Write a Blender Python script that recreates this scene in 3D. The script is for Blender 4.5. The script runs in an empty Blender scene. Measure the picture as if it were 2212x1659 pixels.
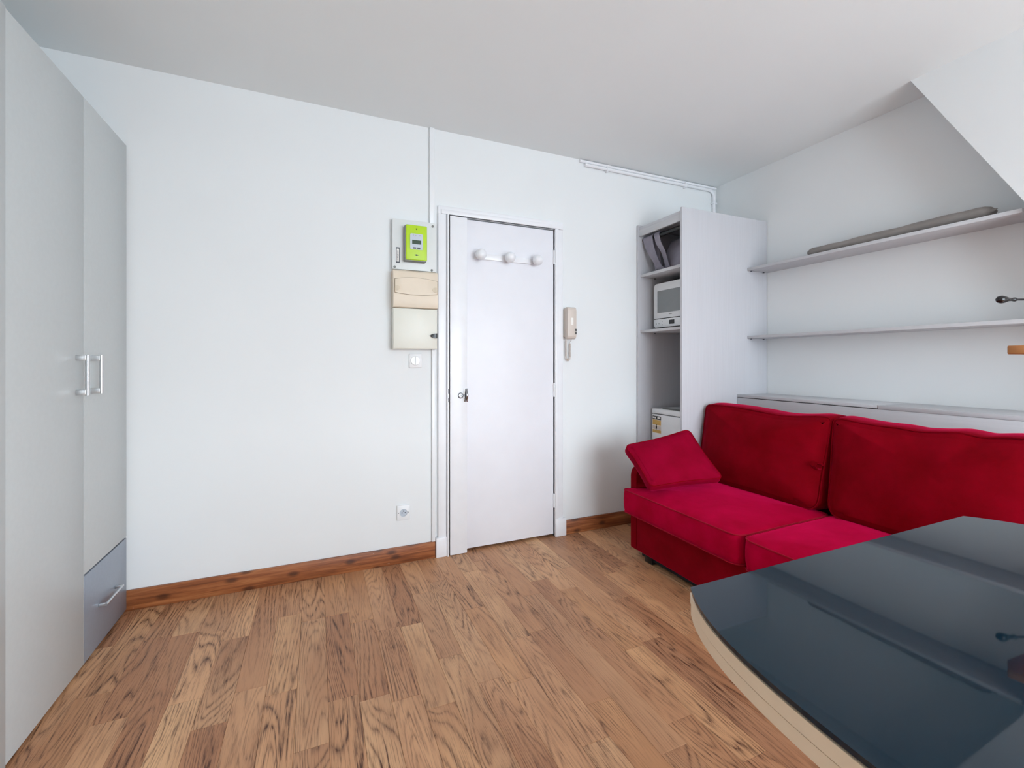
import bpy, bmesh, math, random
from mathutils import Vector, Matrix

# ------------------------------------------------------------------ scene, camera, light
scene = bpy.context.scene
COL = scene.collection
random.seed(7)

F_PX, W_PX = 972.0, 2212.0
YAW = math.atan(421 / 972)
cam_d = bpy.data.cameras.new('camera')
cam_d.sensor_fit = 'HORIZONTAL'; cam_d.sensor_width = 36.0
cam_d.lens = 36.0 * F_PX / W_PX
cam_d.shift_y = -46.5 / W_PX
cam_d.clip_start = 0.02
cam = bpy.data.objects.new('camera', cam_d); COL.objects.link(cam)
cam.location = (0, 0, 1.14); cam.rotation_euler = (math.pi / 2, 0, -YAW)
scene.camera = cam

world = bpy.data.worlds.new('world'); scene.world = world
world.use_nodes = True
wn = world.node_tree.nodes; wl = world.node_tree.links
bg = wn['Background']
# plain overcast sky: brighter towards the zenith, a dim ground below the horizon
tcw = wn.new('ShaderNodeTexCoord'); sep = wn.new('ShaderNodeSeparateXYZ'); rmp = wn.new('ShaderNodeValToRGB')
mpr = wn.new('ShaderNodeMapRange'); mpr.inputs['From Min'].default_value = -1.0
wl.new(tcw.outputs['Generated'], sep.inputs[0]); wl.new(sep.outputs['Z'], mpr.inputs['Value'])
wl.new(mpr.outputs['Result'], rmp.inputs['Fac']); wl.new(rmp.outputs['Color'], bg.inputs['Color'])
for e_, (p_, v_) in zip([rmp.color_ramp.elements[0], rmp.color_ramp.elements.new(0.48), rmp.color_ramp.elements.new(0.52), rmp.color_ramp.elements[-1]],
                        [(0.0, 0.36), (0.48, 0.36), (0.52, 0.50), (1.0, 1.0)]):
    e_.position = p_; e_.color = (v_ * 0.805, v_ * 0.91, v_, 1)
bg.inputs[1].default_value = 27.8

WIN = dict(x0=0.45, x1=2.55, z0=0.10, z1=2.28)          # window opening in the wall behind the camera
FRONT_Y = -2.10
pd = bpy.data.lights.new('window_daylight', 'AREA'); pd.shape = 'RECTANGLE'
pd.size = WIN['x1'] - WIN['x0']; pd.size_y = WIN['z1'] - WIN['z0']
pd.energy = 1.0
pd.cycles.is_portal = True
po = bpy.data.objects.new('window_daylight', pd); COL.objects.link(po)
po.location = ((WIN['x0'] + WIN['x1']) / 2, FRONT_Y - 0.02, (WIN['z0'] + WIN['z1']) / 2)
po.rotation_euler = (math.pi / 2, 0, 0)                  # faces +Y, into the room

vs = scene.view_settings
vs.view_transform = 'Standard'; vs.look = 'None'; vs.gamma = 1.0; vs.use_curve_mapping = False
vs.exposure = 0.0
scene.cycles.max_bounces = 7; scene.cycles.diffuse_bounces = 6
scene.cycles.glossy_bounces = 3; scene.cycles.transmission_bounces = 3
scene.cycles.use_adaptive_sampling = True; scene.cycles.adaptive_threshold = 0.06; scene.cycles.adaptive_min_samples = 16

# ------------------------------------------------------------------ room measures (metres)
XL, XR = -1.40, 2.87          # left and right wall
YB = 2.605                    # back wall
H = 2.51
CAB_X, CAB_Y = 2.10, 2.165    # open tall cabinet: opening plane and near side face
WX = -0.80                    # wardrobe front plane

# ------------------------------------------------------------------ material helpers
def srgb(r, g, b):
    def c(v):
        v /= 255.0
        return v / 12.92 if v <= 0.04045 else ((v + 0.055) / 1.055) ** 2.4
    return (c(r), c(g), c(b), 1)

class NT:
    def __init__(s, name):
        s.m = bpy.data.materials.new(name); s.m.use_nodes = True
        s.n = s.m.node_tree.nodes; s.l = s.m.node_tree.links
        s.b = s.n['Principled BSDF']
    def add(s, t, **k):
        nd = s.n.new(t)
        for a, v in k.items(): setattr(nd, a, v)
        return nd
    def link(s, a, b): s.l.new(a, b)
    def coord(s, kind='Object', scale=(1, 1, 1), loc=None):
        tc = s.add('ShaderNodeTexCoord'); mp = s.add('ShaderNodeMapping')
        mp.inputs['Scale'].default_value = scale
        s.link(tc.outputs[kind], mp.inputs['Vector'])
        if loc is not None: s.link(loc, mp.inputs['Location'])
        return mp.outputs['Vector']
    def noise(s, vec, scale, detail=3, rough=0.5, dist=0.0):
        n = s.add('ShaderNodeTexNoise')
        n.inputs['Scale'].default_value = scale; n.inputs['Detail'].default_value = detail
        n.inputs['Roughness'].default_value = rough; n.inputs['Distortion'].default_value = dist
        s.link(vec, n.inputs['Vector']); return n.outputs['Fac']
    def ramp(s, fac, stops, interp='LINEAR'):
        r = s.add('ShaderNodeValToRGB'); r.color_ramp.interpolation = interp
        e = r.color_ramp.elements
        while len(e) < len(stops): e.new(0.5)
        for i, (p, c) in enumerate(stops): e[i].position = p; e[i].color = c
        s.link(fac, r.inputs['Fac']); return r.outputs['Color']
    def math(s, op, a, b=None):
        m = s.add('ShaderNodeMath', operation=op)
        for i, v in enumerate((a, b)):
            if v is None: continue
            if isinstance(v, (int, float)): m.inputs[i].default_value = v
            else: s.link(v, m.inputs[i])
        return m.outputs[0]
    def mix(s, fac, a, b, mode='MIX'):
        m = s.add('ShaderNodeMix', data_type='RGBA', blend_type=mode)
        for sock, v in ((m.inputs[0], fac), (m.inputs[6], a), (m.inputs[7], b)):
            if isinstance(v, (int, float)): sock.default_value = v
            elif isinstance(v, tuple): sock.default_value = v
            else: s.link(v, sock)
        return m.outputs[2]
    def bump(s, h, strength=0.2, dist=0.002):
        b = s.add('ShaderNodeBump'); b.inputs['Strength'].default_value = strength
        b.inputs['Distance'].default_value = dist
        s.link(h, b.inputs['Height']); s.link(b.outputs[0], s.b.inputs['Normal'])
    def base(s, c):
        if isinstance(c, tuple): s.b.inputs['Base Color'].default_value = c
        else: s.link(c, s.b.inputs['Base Color'])

def plain(name, col, rough=0.5, metal=0.0, var=0.04, scale=30, bump=0.0, spec=0.5, coat=0.0):
    t = NT(name); v = t.coord()
    n = t.noise(v, scale, 3)
    d = tuple(max(0, x * (1 - var)) for x in col[:3]) + (1,)
    u = tuple(min(1, x * (1 + var)) for x in col[:3]) + (1,)
    t.base(t.ramp(n, [(0.3, d), (0.7, u)]))
    t.b.inputs['Roughness'].default_value = rough; t.b.inputs['Metallic'].default_value = metal
    t.b.inputs['Specular IOR Level'].default_value = spec
    t.b.inputs['Coat Weight'].default_value = coat
    if bump: t.bump(t.noise(v, scale * 6, 2), bump)
    return t.m

def wall_mat(name, col):
    t = NT(name); v = t.coord()
    big = t.noise(v, 2.2, 1)
    d = tuple(x * 0.985 for x in col[:3]) + (1,)
    t.base(t.ramp(big, [(0.3, d), (0.7, col)]))
    t.b.inputs['Roughness'].default_value = 0.7
    return t.m

def oak_mat():
    t = NT('oak_plank')
    oi = t.add('ShaderNodeObjectInfo')
    off = t.add('ShaderNodeCombineXYZ')
    r = oi.outputs['Random']
    t.link(t.math('MULTIPLY', r, 37.0), off.inputs[0])
    t.link(t.math('MULTIPLY', r, 91.0), off.inputs[1])
    t.link(t.math('MULTIPLY', r, 13.0), off.inputs[2])
    def vec(sc):
        return t.coord('Object', sc, off.outputs[0])
    # flat-sawn figure: contour lines of a stretched noise field, broken up by pore streaks
    fld = t.noise(vec((8.0, 0.85, 1)), 1.0, 1.6, 0.45, 0.35)
    rings = t.math('FRACT', t.math('MULTIPLY', fld, 25.0))
    tri = t.math('ABSOLUTE', t.math('SUBTRACT', t.math('MULTIPLY', rings, 2.0), 1.0))
    wob = t.noise(vec((90, 9, 1)), 1.0, 4, 0.65)
    brk = t.ramp(t.noise(vec((210, 17, 1)), 1.0, 2, 0.6), [(0.36, (0.12, 0.12, 0.12, 1)), (0.58, (1, 1, 1, 1))])
    line = t.math('MULTIPLY', t.math('MULTIPLY', t.math('POWER', tri, 2.6), t.math('MULTIPLY', wob, 2.1)), brk)
    pores = t.noise(vec((330, 11, 1)), 1.0, 3, 0.6)
    pore = t.ramp(pores, [(0.53, (0, 0, 0, 1)), (0.66, (1, 1, 1, 1))])
    band = t.noise(vec((4, 1.3, 1)), 1.0, 3, 0.55)
    tone = t.ramp(r, [(0.0, srgb(190, 138, 100)), (0.25, srgb(226, 176, 132)), (0.5, srgb(206, 154, 110)),
                      (0.75, srgb(234, 188, 142)), (1.0, srgb(178, 129, 96))])
    tone = t.mix(t.ramp(band, [(0.30, (0.0, 0.0, 0.0, 1)), (0.70, (0.75, 0.75, 0.75, 1))]), tone, srgb(164, 111, 78))
    amt = t.ramp(t.noise(vec((3, 1.0, 1)), 1.3, 2), [(0.30, (0.18, 0.18, 0.18, 1)), (0.62, (1.0, 1.0, 1.0, 1))])
    c = t.mix(t.math('MULTIPLY', line, amt), tone, srgb(84, 48, 29))
    c = t.mix(t.math('MULTIPLY', t.math('MULTIPLY', pore, amt), 0.62), c, srgb(84, 50, 31))
    t.base(c)
    t.b.inputs['Roughness'].default_value = 0.38
    rr = t.ramp(wob, [(0.3, (0.36, 0.36, 0.36, 1)), (0.7, (0.5, 0.5, 0.5, 1))])
    t.link(rr, t.b.inputs['Roughness'])
    t.b.inputs['Specular IOR Level'].default_value = 0.4
    t.bump(t.math('ADD', t.math('MULTIPLY', line, -0.6), t.math('MULTIPLY', pore, -0.5)), 0.22, 0.001)
    return t.m

def pine_mat():
    t = NT('stained_pine'); v = t.coord('Object', (1.4, 1, 26))
    g = t.noise(v, 2.2, 4, 0.6, 0.6)
    c = t.ramp(g, [(0.30, srgb(104, 54, 28)), (0.5, srgb(148, 86, 48)), (0.72, srgb(180, 116, 70))])
    vo = t.add('ShaderNodeTexVoronoi'); vo.inputs['Scale'].default_value = 1.0
    vo.voronoi_dimensions = '2D'
    sx = t.add('ShaderNodeSeparateXYZ'); cx_ = t.add('ShaderNodeCombineXYZ')
    t.link(t.coord('Object', (5.2, 1, 11)), sx.inputs[0])
    t.link(sx.outputs[0], cx_.inputs[0]); t.link(sx.outputs[2], cx_.inputs[1])
    t.link(cx_.outputs[0], vo.inputs['Vector'])
    k = t.ramp(vo.outputs['Distance'], [(0.07, (1, 1, 1, 1)), (0.19, (0, 0, 0, 1))])
    c = t.mix(t.math('MULTIPLY', k, 0.75), c, srgb(58, 26, 16))
    chips = t.ramp(t.noise(t.coord('Object', (9, 3, 40)), 3.0, 3), [(0.745, (0, 0, 0, 1)), (0.77, (1, 1, 1, 1))])
    c = t.mix(t.math('MULTIPLY', chips, 0.7), c, srgb(205, 190, 175))
    t.base(c); t.b.inputs['Roughness'].default_value = 0.42
    t.bump(g, 0.15, 0.001)
    return t.m

def board_mat(name, col, vert=True):
    t = NT(name)
    v = t.coord('Object', (140, 140, 3.0) if vert else (140, 3.0, 140))
    g = t.noise(v, 1.0, 3, 0.6)
    d = tuple(x * 0.955 for x in col[:3]) + (1,)
    t.base(t.ramp(g, [(0.35, d), (0.65, col)]))
    t.b.inputs['Roughness'].default_value = 0.42
    pass
    return t.m

def fabric_mat(name, lo, hi, sheen=0.25, scale=1.0, nap=(1, 1, 1), tint=None, spec=0.25):
    t = NT(name)
    weave = t.noise(t.coord('Object', (1, 1, 1)), 900 * scale, 2, 0.7)
    patch = t.noise(t.coord('Object', nap), 7, 4, 0.6)
    c = t.ramp(patch, [(0.3, lo), (0.7, hi)])
    c = t.mix(t.math('MULTIPLY', weave, 0.22), c, tuple(x * 0.55 for x in lo[:3]) + (1,))
    t.base(c)
    t.b.inputs['Roughness'].default_value = 0.85
    t.b.inputs['Specular IOR Level'].default_value = spec
    t.b.inputs['Sheen Weight'].default_value = sheen
    t.b.inputs['Sheen Roughness'].default_value = 0.30
    t.b.inputs['Sheen Tint'].default_value = tint or (hi[0] * 1.3 + .1, hi[1] + .12, hi[2] + .16, 1)
    w = t.noise(t.coord('Object', (1, 1, 1)), 9, 3, 0.5)
    t.bump(t.math('ADD', t.math('MULTIPLY', weave, 0.12), w), 0.25, 0.012)
    return t.m

def dark_glass_mat():
    t = NT('smoked_glass')
    n = t.noise(t.coord('Object'), 260, 2, 0.7)
    dust = t.ramp(n, [(0.70, (0, 0, 0, 1)), (0.80, (1, 1, 1, 1))])
    t.base(t.mix(t.math('MULTIPLY', dust, 0.25), srgb(2, 30, 44), srgb(80, 100, 110)))
    t.b.inputs['Roughness'].default_value = 0.03
    t.b.inputs['IOR'].default_value = 1.52
    t.b.inputs['Coat Weight'].default_value = 0.0
    t.b.inputs['Coat Roughness'].default_value = 0.03
    return t.m

M = {}
M['wall'] = wall_mat('white_wall', (0.78, 0.80, 0.805, 1))
M['ceiling'] = wall_mat('ceiling_paint', (0.80, 0.833, 0.838, 1))
M['oak'] = oak_mat()
M['pine'] = pine_mat()
M['sub'] = plain('subfloor', srgb(40, 26, 18), 0.9)
M['paint'] = plain('gloss_white_paint', (0.82, 0.825, 0.85, 1), 0.28, var=0.015, scale=14, bump=0.03)
M['door_paint'] = plain('door_paint', (0.80, 0.80, 0.84, 1), 0.42, var=0.012, scale=8, bump=0.03)
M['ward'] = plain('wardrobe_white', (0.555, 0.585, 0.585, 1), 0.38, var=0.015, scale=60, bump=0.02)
M['drawer'] = plain('drawer_grey', srgb(152, 160, 172), 0.34, metal=0.3, var=0.03, scale=80)
M['board'] = board_mat('pale_ash_board', (0.57, 0.57, 0.60, 1), True)
M['board_h'] = board_mat('pale_ash_shelf', (0.56, 0.56, 0.58, 1), False)
M['chrome'] = plain('chrome', (0.75, 0.75, 0.76, 1), 0.16, metal=1.0, var=0.02)
M['steel'] = plain('dark_steel', (0.36, 0.36, 0.37, 1), 0.22, metal=1.0, var=0.1)
M['alu'] = plain('brushed_aluminium', (0.66, 0.67, 0.68, 1), 0.30, metal=1.0, var=0.03, scale=200)
M['white_plastic'] = plain('white_plastic', (0.80, 0.81, 0.82, 1), 0.3, var=0.01)
M['panel_plastic'] = plain('panel_offwhite', (0.72, 0.74, 0.73, 1), 0.4, var=0.01)
M['cream'] = plain('cream_plastic', srgb(222, 207, 186), 0.45, var=0.02, scale=12)
M['grip_cream'] = plain('grip_cream', srgb(205, 190, 166), 0.5)
M['seam_brown'] = plain('shadow_seam', srgb(140, 122, 100), 0.7)
M['cream2'] = plain('pale_cream_panel', srgb(224, 223, 212), 0.4, var=0.012, scale=10)
M['beige'] = plain('beige_plastic', srgb(208, 196, 186), 0.42, var=0.02, scale=25)
M['beige_l'] = plain('light_beige_plastic', srgb(228, 218, 208), 0.42, var=0.02, scale=25)
M['lime'] = plain('lime_plastic', srgb(178, 214, 28), 0.4, var=0.02, scale=25)
M['grey_l'] = plain('light_grey_plastic', srgb(190, 198, 208), 0.35, var=0.02)
M['grey_m'] = plain('mid_grey_plastic', srgb(130, 132, 128), 0.45, var=0.03)
M['grey_d'] = plain('dark_grey_plastic', srgb(70, 74, 82), 0.45, var=0.03)
M['lcd'] = plain('lcd_green', srgb(46, 70, 52), 0.2, var=0.05)
M['black'] = plain('black_plastic', srgb(16, 15, 16), 0.3, var=0.1)
M['black_gap'] = plain('dark_gap', srgb(18, 17, 18), 0.8, var=0.1)
M['iron'] = plain('black_lacquer', srgb(16, 9, 10), 0.25, var=0.1, coat=0.1)
M['mw_glass'] = plain('grey_oven_glass', srgb(132, 136, 138), 0.12, var=0.02)
M['gold'] = plain('gold_print', srgb(205, 165, 88), 0.4, var=0.10, scale=250)
M['paper'] = plain('paper_white', srgb(238, 234, 228), 0.6, var=0.02)
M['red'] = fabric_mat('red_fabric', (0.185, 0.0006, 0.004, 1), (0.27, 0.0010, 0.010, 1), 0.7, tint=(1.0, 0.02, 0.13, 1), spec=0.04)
M['red_lit'] = fabric_mat('red_fabric_lit', (0.34, 0.0006, 0.017, 1), (0.50, 0.0012, 0.040, 1), 1.0, tint=(1.0, 0.012, 0.14, 1), spec=0.03)  # sofa red brightened: light falling on the seat is put into the colour
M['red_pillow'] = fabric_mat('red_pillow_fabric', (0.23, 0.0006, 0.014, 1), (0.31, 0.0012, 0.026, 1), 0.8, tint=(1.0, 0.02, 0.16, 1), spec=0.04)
M['red_pipe'] = fabric_mat('red_piping', (0.26, 0.003, 0.012, 1), (0.34, 0.005, 0.022, 1), 0.8, tint=(1.0, 0.10, 0.20, 1), spec=0.08)
M['grey_cloth'] = fabric_mat('grey_bag_cloth', srgb(138, 134, 146), srgb(164, 160, 172), 0.1)
M['bolster'] = fabric_mat('taupe_cloth', srgb(138, 131, 127), srgb(158, 151, 147), 0.1)
M['table_cream'] = plain('cream_laminate', srgb(218, 198, 172), 0.4, var=0.02, scale=20)
M['glass'] = dark_glass_mat()
M['orange_wood'] = board_mat('orange_wood', srgb(172, 110, 60), False)

# ------------------------------------------------------------------ mesh helpers
def bm_box(bm, x0, x1, y0, y1, z0, z1, bev=0.0, seg=2):
    r = bmesh.ops.create_cube(bm, size=1.0)
    vv = r['verts']
    for v in vv:
        v.co = Vector(((x0 + x1) / 2 + v.co.x * (x1 - x0), (y0 + y1) / 2 + v.co.y * (y1 - y0), (z0 + z1) / 2 + v.co.z * (z1 - z0)))
    if bev > 0:
        ee = list({e for v in vv for e in v.link_edges})
        bmesh.ops.bevel(bm, geom=ee, offset=bev, segments=seg, affect='EDGES', profile=0.5, clamp_overlap=True)

def frame_from(d):
    d = d.normalized()
    up = Vector((0, 0, 1)) if abs(d.z) < 0.95 else Vector((1, 0, 0))
    a = d.cross(up).normalized(); b = d.cross(a).normalized()
    return a, b

def bm_tube(bm, pts, rad, seg=12, closed=False, cap=True):
    pts = [Vector(p) for p in pts]; n = len(pts); rings = []
    a = None
    for i, p in enumerate(pts):
        if closed: d = pts[(i + 1) % n] - pts[i - 1]
        else: d = pts[min(i + 1, n - 1)] - pts[max(i - 1, 0)]
        d = d.normalized()
        if a is None: a, b = frame_from(d)
        else:
            a = (a - d * a.dot(d)).normalized(); b = d.cross(a).normalized()
        r = rad[i] if isinstance(rad, (list, tuple)) else rad
        rings.append([bm.verts.new(p + (a * math.cos(t) + b * math.sin(t)) * r) for t in [2 * math.pi * k / seg for k in range(seg)]])
    m = n if closed else n - 1
    for i in range(m):
        r0, r1 = rings[i], rings[(i + 1) % n]
        for k in range(seg):
            bm.faces.new((r0[k], r0[(k + 1) % seg], r1[(k + 1) % seg], r1[k]))
    if cap and not closed:
        bm.faces.new(rings[0][::-1]); bm.faces.new(rings[-1])

def bm_lathe(bm, origin, axis, prof, seg=24):
    """prof: list of (radius, distance along axis)"""
    o = Vector(origin); d = Vector(axis).normalized(); a, b = frame_from(d)
    rings = []
    for r, h in prof:
        if r < 1e-6: rings.append([bm.verts.new(o + d * h)])
        else: rings.append([bm.verts.new(o + d * h + (a * math.cos(t) + b * math.sin(t)) * r) for t in [2 * math.pi * k / seg for k in range(seg)]])
    for r0, r1 in zip(rings[:-1], rings[1:]):
        for k in range(seg):
            k2 = (k + 1) % seg
            if len(r0) == 1 and len(r1) == 1: continue
            if len(r0) == 1: bm.faces.new((r0[0], r1[k2], r1[k]))
            elif len(r1) == 1: bm.faces.new((r0[k], r0[k2], r1[0]))
            else: bm.faces.new((r0[k], r0[k2], r1[k2], r1[k]))
    if len(rings[0]) > 1: bm.faces.new(rings[0][::-1])
    if len(rings[-1]) > 1: bm.faces.new(rings[-1])

def bm_prism(bm, poly, axis, lo, hi, bev=0.0):
    """poly of 2-D points extruded along axis ('x','y','z')"""
    def P(u, v, w):
        return {'x': (w, u, v), 'y': (u, w, v), 'z': (u, v, w)}[axis]
    a = [bm.verts.new(P(u, v, lo)) for u, v in poly]; b = [bm.verts.new(P(u, v, hi)) for u, v in poly]
    n = len(poly)
    fs = [bm.faces.new(a[::-1]), bm.faces.new(b)]
    for i in range(n): fs.append(bm.faces.new((a[i], a[(i + 1) % n], b[(i + 1) % n], b[i])))
    if bev:
        ee = list({e for v in a + b for e in v.link_edges})
        bmesh.ops.bevel(bm, geom=ee, offset=bev, segments=2, affect='EDGES', profile=0.5, clamp_overlap=True)

def rrect(u0, u1, v0, v1, r, n=6):
    pts = []
    for cu, cv, a0 in ((u1 - r, v1 - r, 0), (u0 + r, v1 - r, 90), (u0 + r, v0 + r, 180), (u1 - r, v0 + r, 270)):
        for k in range(n + 1):
            a = math.radians(a0 + 90 * k / n); pts.append((cu + r * math.cos(a), cv + r * math.sin(a)))
    return pts

def finish(bm, name, mat, parent=None, origin=None, smooth=True, angle=40):
    bmesh.ops.recalc_face_normals(bm, faces=bm.faces)
    o = Vector(origin) if origin is not None else (Vector(parent.location) if parent is not None and parent.get('_empty') else Vector((0, 0, 0)))
    if parent is not None and not parent.get('_empty'):
        o = Vector(parent['_o'])
    for v in bm.verts: v.co -= o
    me = bpy.data.meshes.new(name); bm.to_mesh(me); bm.free()
    me.materials.append(M[mat] if isinstance(mat, str) else mat)
    if smooth:
        for p in me.polygons: p.use_smooth = True
        try: me.set_sharp_from_angle(angle=math.radians(angle))
        except Exception: pass
    ob = bpy.data.objects.new(name, me); COL.objects.link(ob)
    ob['_o'] = tuple(o)
    if parent is not None: ob.parent = parent
    else: ob.location = o
    return ob

def obj(name, mat, fn, parent=None, origin=None, smooth=True, angle=40):
    bm = bmesh.new(); fn(bm)
    return finish(bm, name, mat, parent, origin, smooth, angle)

def box(name, mat, b, parent=None, bev=0.002, origin=None, seg=2):
    return obj(name, mat, lambda bm: bm_box(bm, *b, bev, seg), parent, origin)

def thing(name, label, cat, loc, group=None):
    o = bpy.data.objects.new(name, None); COL.objects.link(o)
    o.empty_display_size = 0.05
    o.location = loc; o['_empty'] = 1; o['label'] = label; o['category'] = cat
    if group: o['group'] = group
    return o
def tag(o, label, cat, group=None):
    o['label'] = label; o['category'] = cat
    if group: o['group'] = group
    return o
def struct(o, label=None):
    o['kind'] = 'structure'
    if label: o['label'] = label
    return o

# ------------------------------------------------------------------ room shell
T = 0.12
floor = struct(box('floor', 'sub', (XL - T, XR + T, FRONT_Y - T, YB + T, -0.08, -0.012), bev=0), 'brown oak plank floor')
struct(box('ceiling', 'ceiling', (XL - T, XR + T, FRONT_Y - T, YB + T, H, H + 0.1), bev=0), 'plain off-white ceiling')
DX0, DX1, DZ = 0.700, 1.430, 2.012      # door opening
def back(bm):
    bm_box(bm, XL - T, DX0, YB, YB + T, 0, H); bm_box(bm, DX1, XR + T, YB, YB + T, 0, H)
    bm_box(bm, DX0, DX1, YB, YB + T, DZ, H)
struct(obj('wall_back', 'wall', back), 'white painted wall with the door')
struct(box('wall_left', 'wall', (XL - T, XL, FRONT_Y, YB, 0, H), bev=0), 'white wall behind the wardrobe')
struct(box('wall_right', 'wall', (XR, XR + T, FRONT_Y, YB, 0, H), bev=0), 'white wall behind the shelves')
def front(bm):
    w = WIN
    bm_box(bm, XL - T, w['x0'], FRONT_Y - T, FRONT_Y, 0, H); bm_box(bm, w['x1'], XR + T, FRONT_Y - T, FRONT_Y, 0, H)
    bm_box(bm, w['x0'], w['x1'], FRONT_Y - T, FRONT_Y, 0, w['z0']); bm_box(bm, w['x0'], w['x1'], FRONT_Y - T, FRONT_Y, w['z1'], H)
struct(obj('wall_front', 'wall', front), 'white wall with the window')
# boxed-in slanting cheek on the right wall
SLOPE = [(1.238, H), (0.855, 1.798), (0.385, 0.925), (0.385, 0.0), (FRONT_Y, 0.0), (FRONT_Y, H)]
struct(obj('wall_slant', 'wall', lambda bm: bm_prism(bm, SLOPE, 'x', 2.65, XR), smooth=False), 'white boxed-in wall with a slanting edge')

# window behind the camera
win = obj('window_1', 'paint', lambda bm: [
    bm_box(bm, WIN['x0'], WIN['x1'], FRONT_Y - 0.09, FRONT_Y - 0.03, WIN['z0'], WIN['z0'] + 0.06),
    bm_box(bm, WIN['x0'], WIN['x1'], FRONT_Y - 0.09, FRONT_Y - 0.03, WIN['z1'] - 0.06, WIN['z1']),
    bm_box(bm, WIN['x0'], WIN['x0'] + 0.06, FRONT_Y - 0.09, FRONT_Y - 0.03, WIN['z0'], WIN['z1']),
    bm_box(bm, WIN['x1'] - 0.06, WIN['x1'], FRONT_Y - 0.09, FRONT_Y - 0.03, WIN['z0'], WIN['z1']),
    bm_box(bm, (WIN['x0'] + WIN['x1']) / 2 - 0.04, (WIN['x0'] + WIN['x1']) / 2 + 0.04, FRONT_Y - 0.09, FRONT_Y - 0.03, WIN['z0'], WIN['z1'])])
struct(win, 'white window frame standing open')
# ------------------------------------------------------------------ plank floor
PW, PX0 = 0.0982, 0.034
known = [(-0.11, 2.259), (-0.11, 1.743), (0.085, 2.183), (0.18, 2.084), (0.27, 1.979), (0.38, 1.97), (0.46, 2.218), (0.27, 1.546),
         (0.47, 1.698), (0.655, 1.987), (-0.02, 1.457), (0.56, 1.514), (0.95, 1.987), (1.15, 1.967), (1.34, 1.787), (1.53, 2.065),
         (0.85, 1.71), (0.85, 1.275), (0.76, 1.142), (0.96, 1.028), (-0.50, 2.278), (-0.40, 2.248), (-0.21, 1.805), (-0.41, 1.824), (-0.31, 2.16)]
rows = {}
for x, y in known: rows.setdefault(math.floor((x - PX0) / PW), []).append(y)
rnd = random.Random(23)
k0 = math.floor((-0.86 - PX0) / PW); k1 = math.floor((XR - PX0) / PW)
def plank(x0, x1, y0, y1):
    g = 0.0002
    w, l = (x1 - x0) / 2 - g, (y1 - y0) / 2 - g
    c = 0.0007; dz = rnd.uniform(-0.0007, 0.0)
    vs_ = []
    for (ww, ll, z) in ((w, l, -0.012), (w, l, -c * 1.1), (w - c, l - c, 0)):
        vs_ += [(-ww, -ll, z + dz), (ww, -ll, z + dz), (ww, ll, z + dz), (-ww, ll, z + dz)]
    fs = [(0, 1, 5, 4), (1, 2, 6, 5), (2, 3, 7, 6), (3, 0, 4, 7), (4, 5, 9, 8), (5, 6, 10, 9), (6, 7, 11, 10), (7, 4, 8, 11), (8, 9, 10, 11)]
    me = bpy.data.meshes.new('plank'); me.from_pydata(vs_, [], fs); me.materials.append(M['oak'])
    o = bpy.data.objects.new('plank', me); COL.objects.link(o); o.parent = floor
    o.location = ((x0 + x1) / 2, (y0 + y1) / 2, 0)
for k in range(k0, k1 + 1):
    x0 = PX0 + k * PW; x1 = min(x0 + PW, XR)
    ys = sorted(rows.get(k, []))
    lo = ys[0] if ys else None
    if lo is None:
        lo = YB - rnd.uniform(0.25, 0.9); ys = [lo]
    y = lo - rnd.uniform(0.45, 0.95)
    while y > FRONT_Y + 0.25:
        ys.insert(0, y); y -= rnd.uniform(0.5, 1.1)
    y = ys[-1] + rnd.uniform(0.5, 0.9)
    while y < YB - 0.15:
        ys.append(y); y += rnd.uniform(0.5, 0.9)
    cuts = [FRONT_Y] + ys + [YB]
    if x0 < DX1 and x1 > DX0: cuts[-1] = YB + 0.06
    for a, b in zip(cuts[:-1], cuts[1:]): plank(x0, x1, a, b)

# ------------------------------------------------------------------ skirting, door, casing
SK = 0.093
struct(box('baseboard_back', 'pine', (WX - 0.02, 0.634, YB - 0.014, YB, 0.0, SK), bev=0.002), 'knotty brown pine skirting left of the door')
struct(box('baseboard_back', 'pine', (1.512, 2.098, YB - 0.014, YB, 0.0, SK), bev=0.002), 'brown pine skirting between door and tall cabinet')

cas = obj('trim_1', 'paint', lambda bm: [
    bm_box(bm, 0.650, 0.700, YB - 0.020, YB + 0.02, 0.0, 2.014, 0.003),
    bm_box(bm, 1.428, 1.490, YB - 0.012, YB + 0.02, 0.0, 2.014, 0.003),
    bm_box(bm, 1.428, 1.452, YB - 0.022, YB + 0.02, 0.0, 2.014, 0.003),
    bm_box(bm, 0.650, 1.490, YB - 0.016, YB + 0.02, 2.014, 2.062, 0.003),
    bm_box(bm, 0.668, 1.470, YB - 0.024, YB + 0.02, 2.014, 2.040, 0.003)])
struct(cas, 'white painted door casing')
box('plinth_block', 'paint', (0.636, 0.700, YB - 0.028, YB, 0.0, 0.115), cas, bev=0.004)
box('plinth_block', 'paint', (1.430, 1.509, YB - 0.026, YB, 0.0, 0.115), cas, bev=0.004)
jm = box('jamb_strip', 'paint', (0.7010, 0.7105, YB - 0.036, YB + 0.06, 0.0, 2.010), cas, bev=0.002)
for z0, z1 in ((0.957, 0.985), (0.906, 0.932)):
    box('strike_slot', 'grey_d', (0.7055, 0.7103, YB - 0.0368, YB - 0.0355, z0, z1), jm, bev=0)
box('gap_shade_strip', 'black_gap', (0.7106, 0.7192, YB - 0.016, YB + 0.035, 0.0, 2.008), cas, bev=0)  # black strip painting the shade inside the narrow door gap
box('stop', 'black_gap', (0.7155, 1.4275, YB + 0.040, YB + 0.06, 0.0, 2.012), cas, bev=0)

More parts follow.
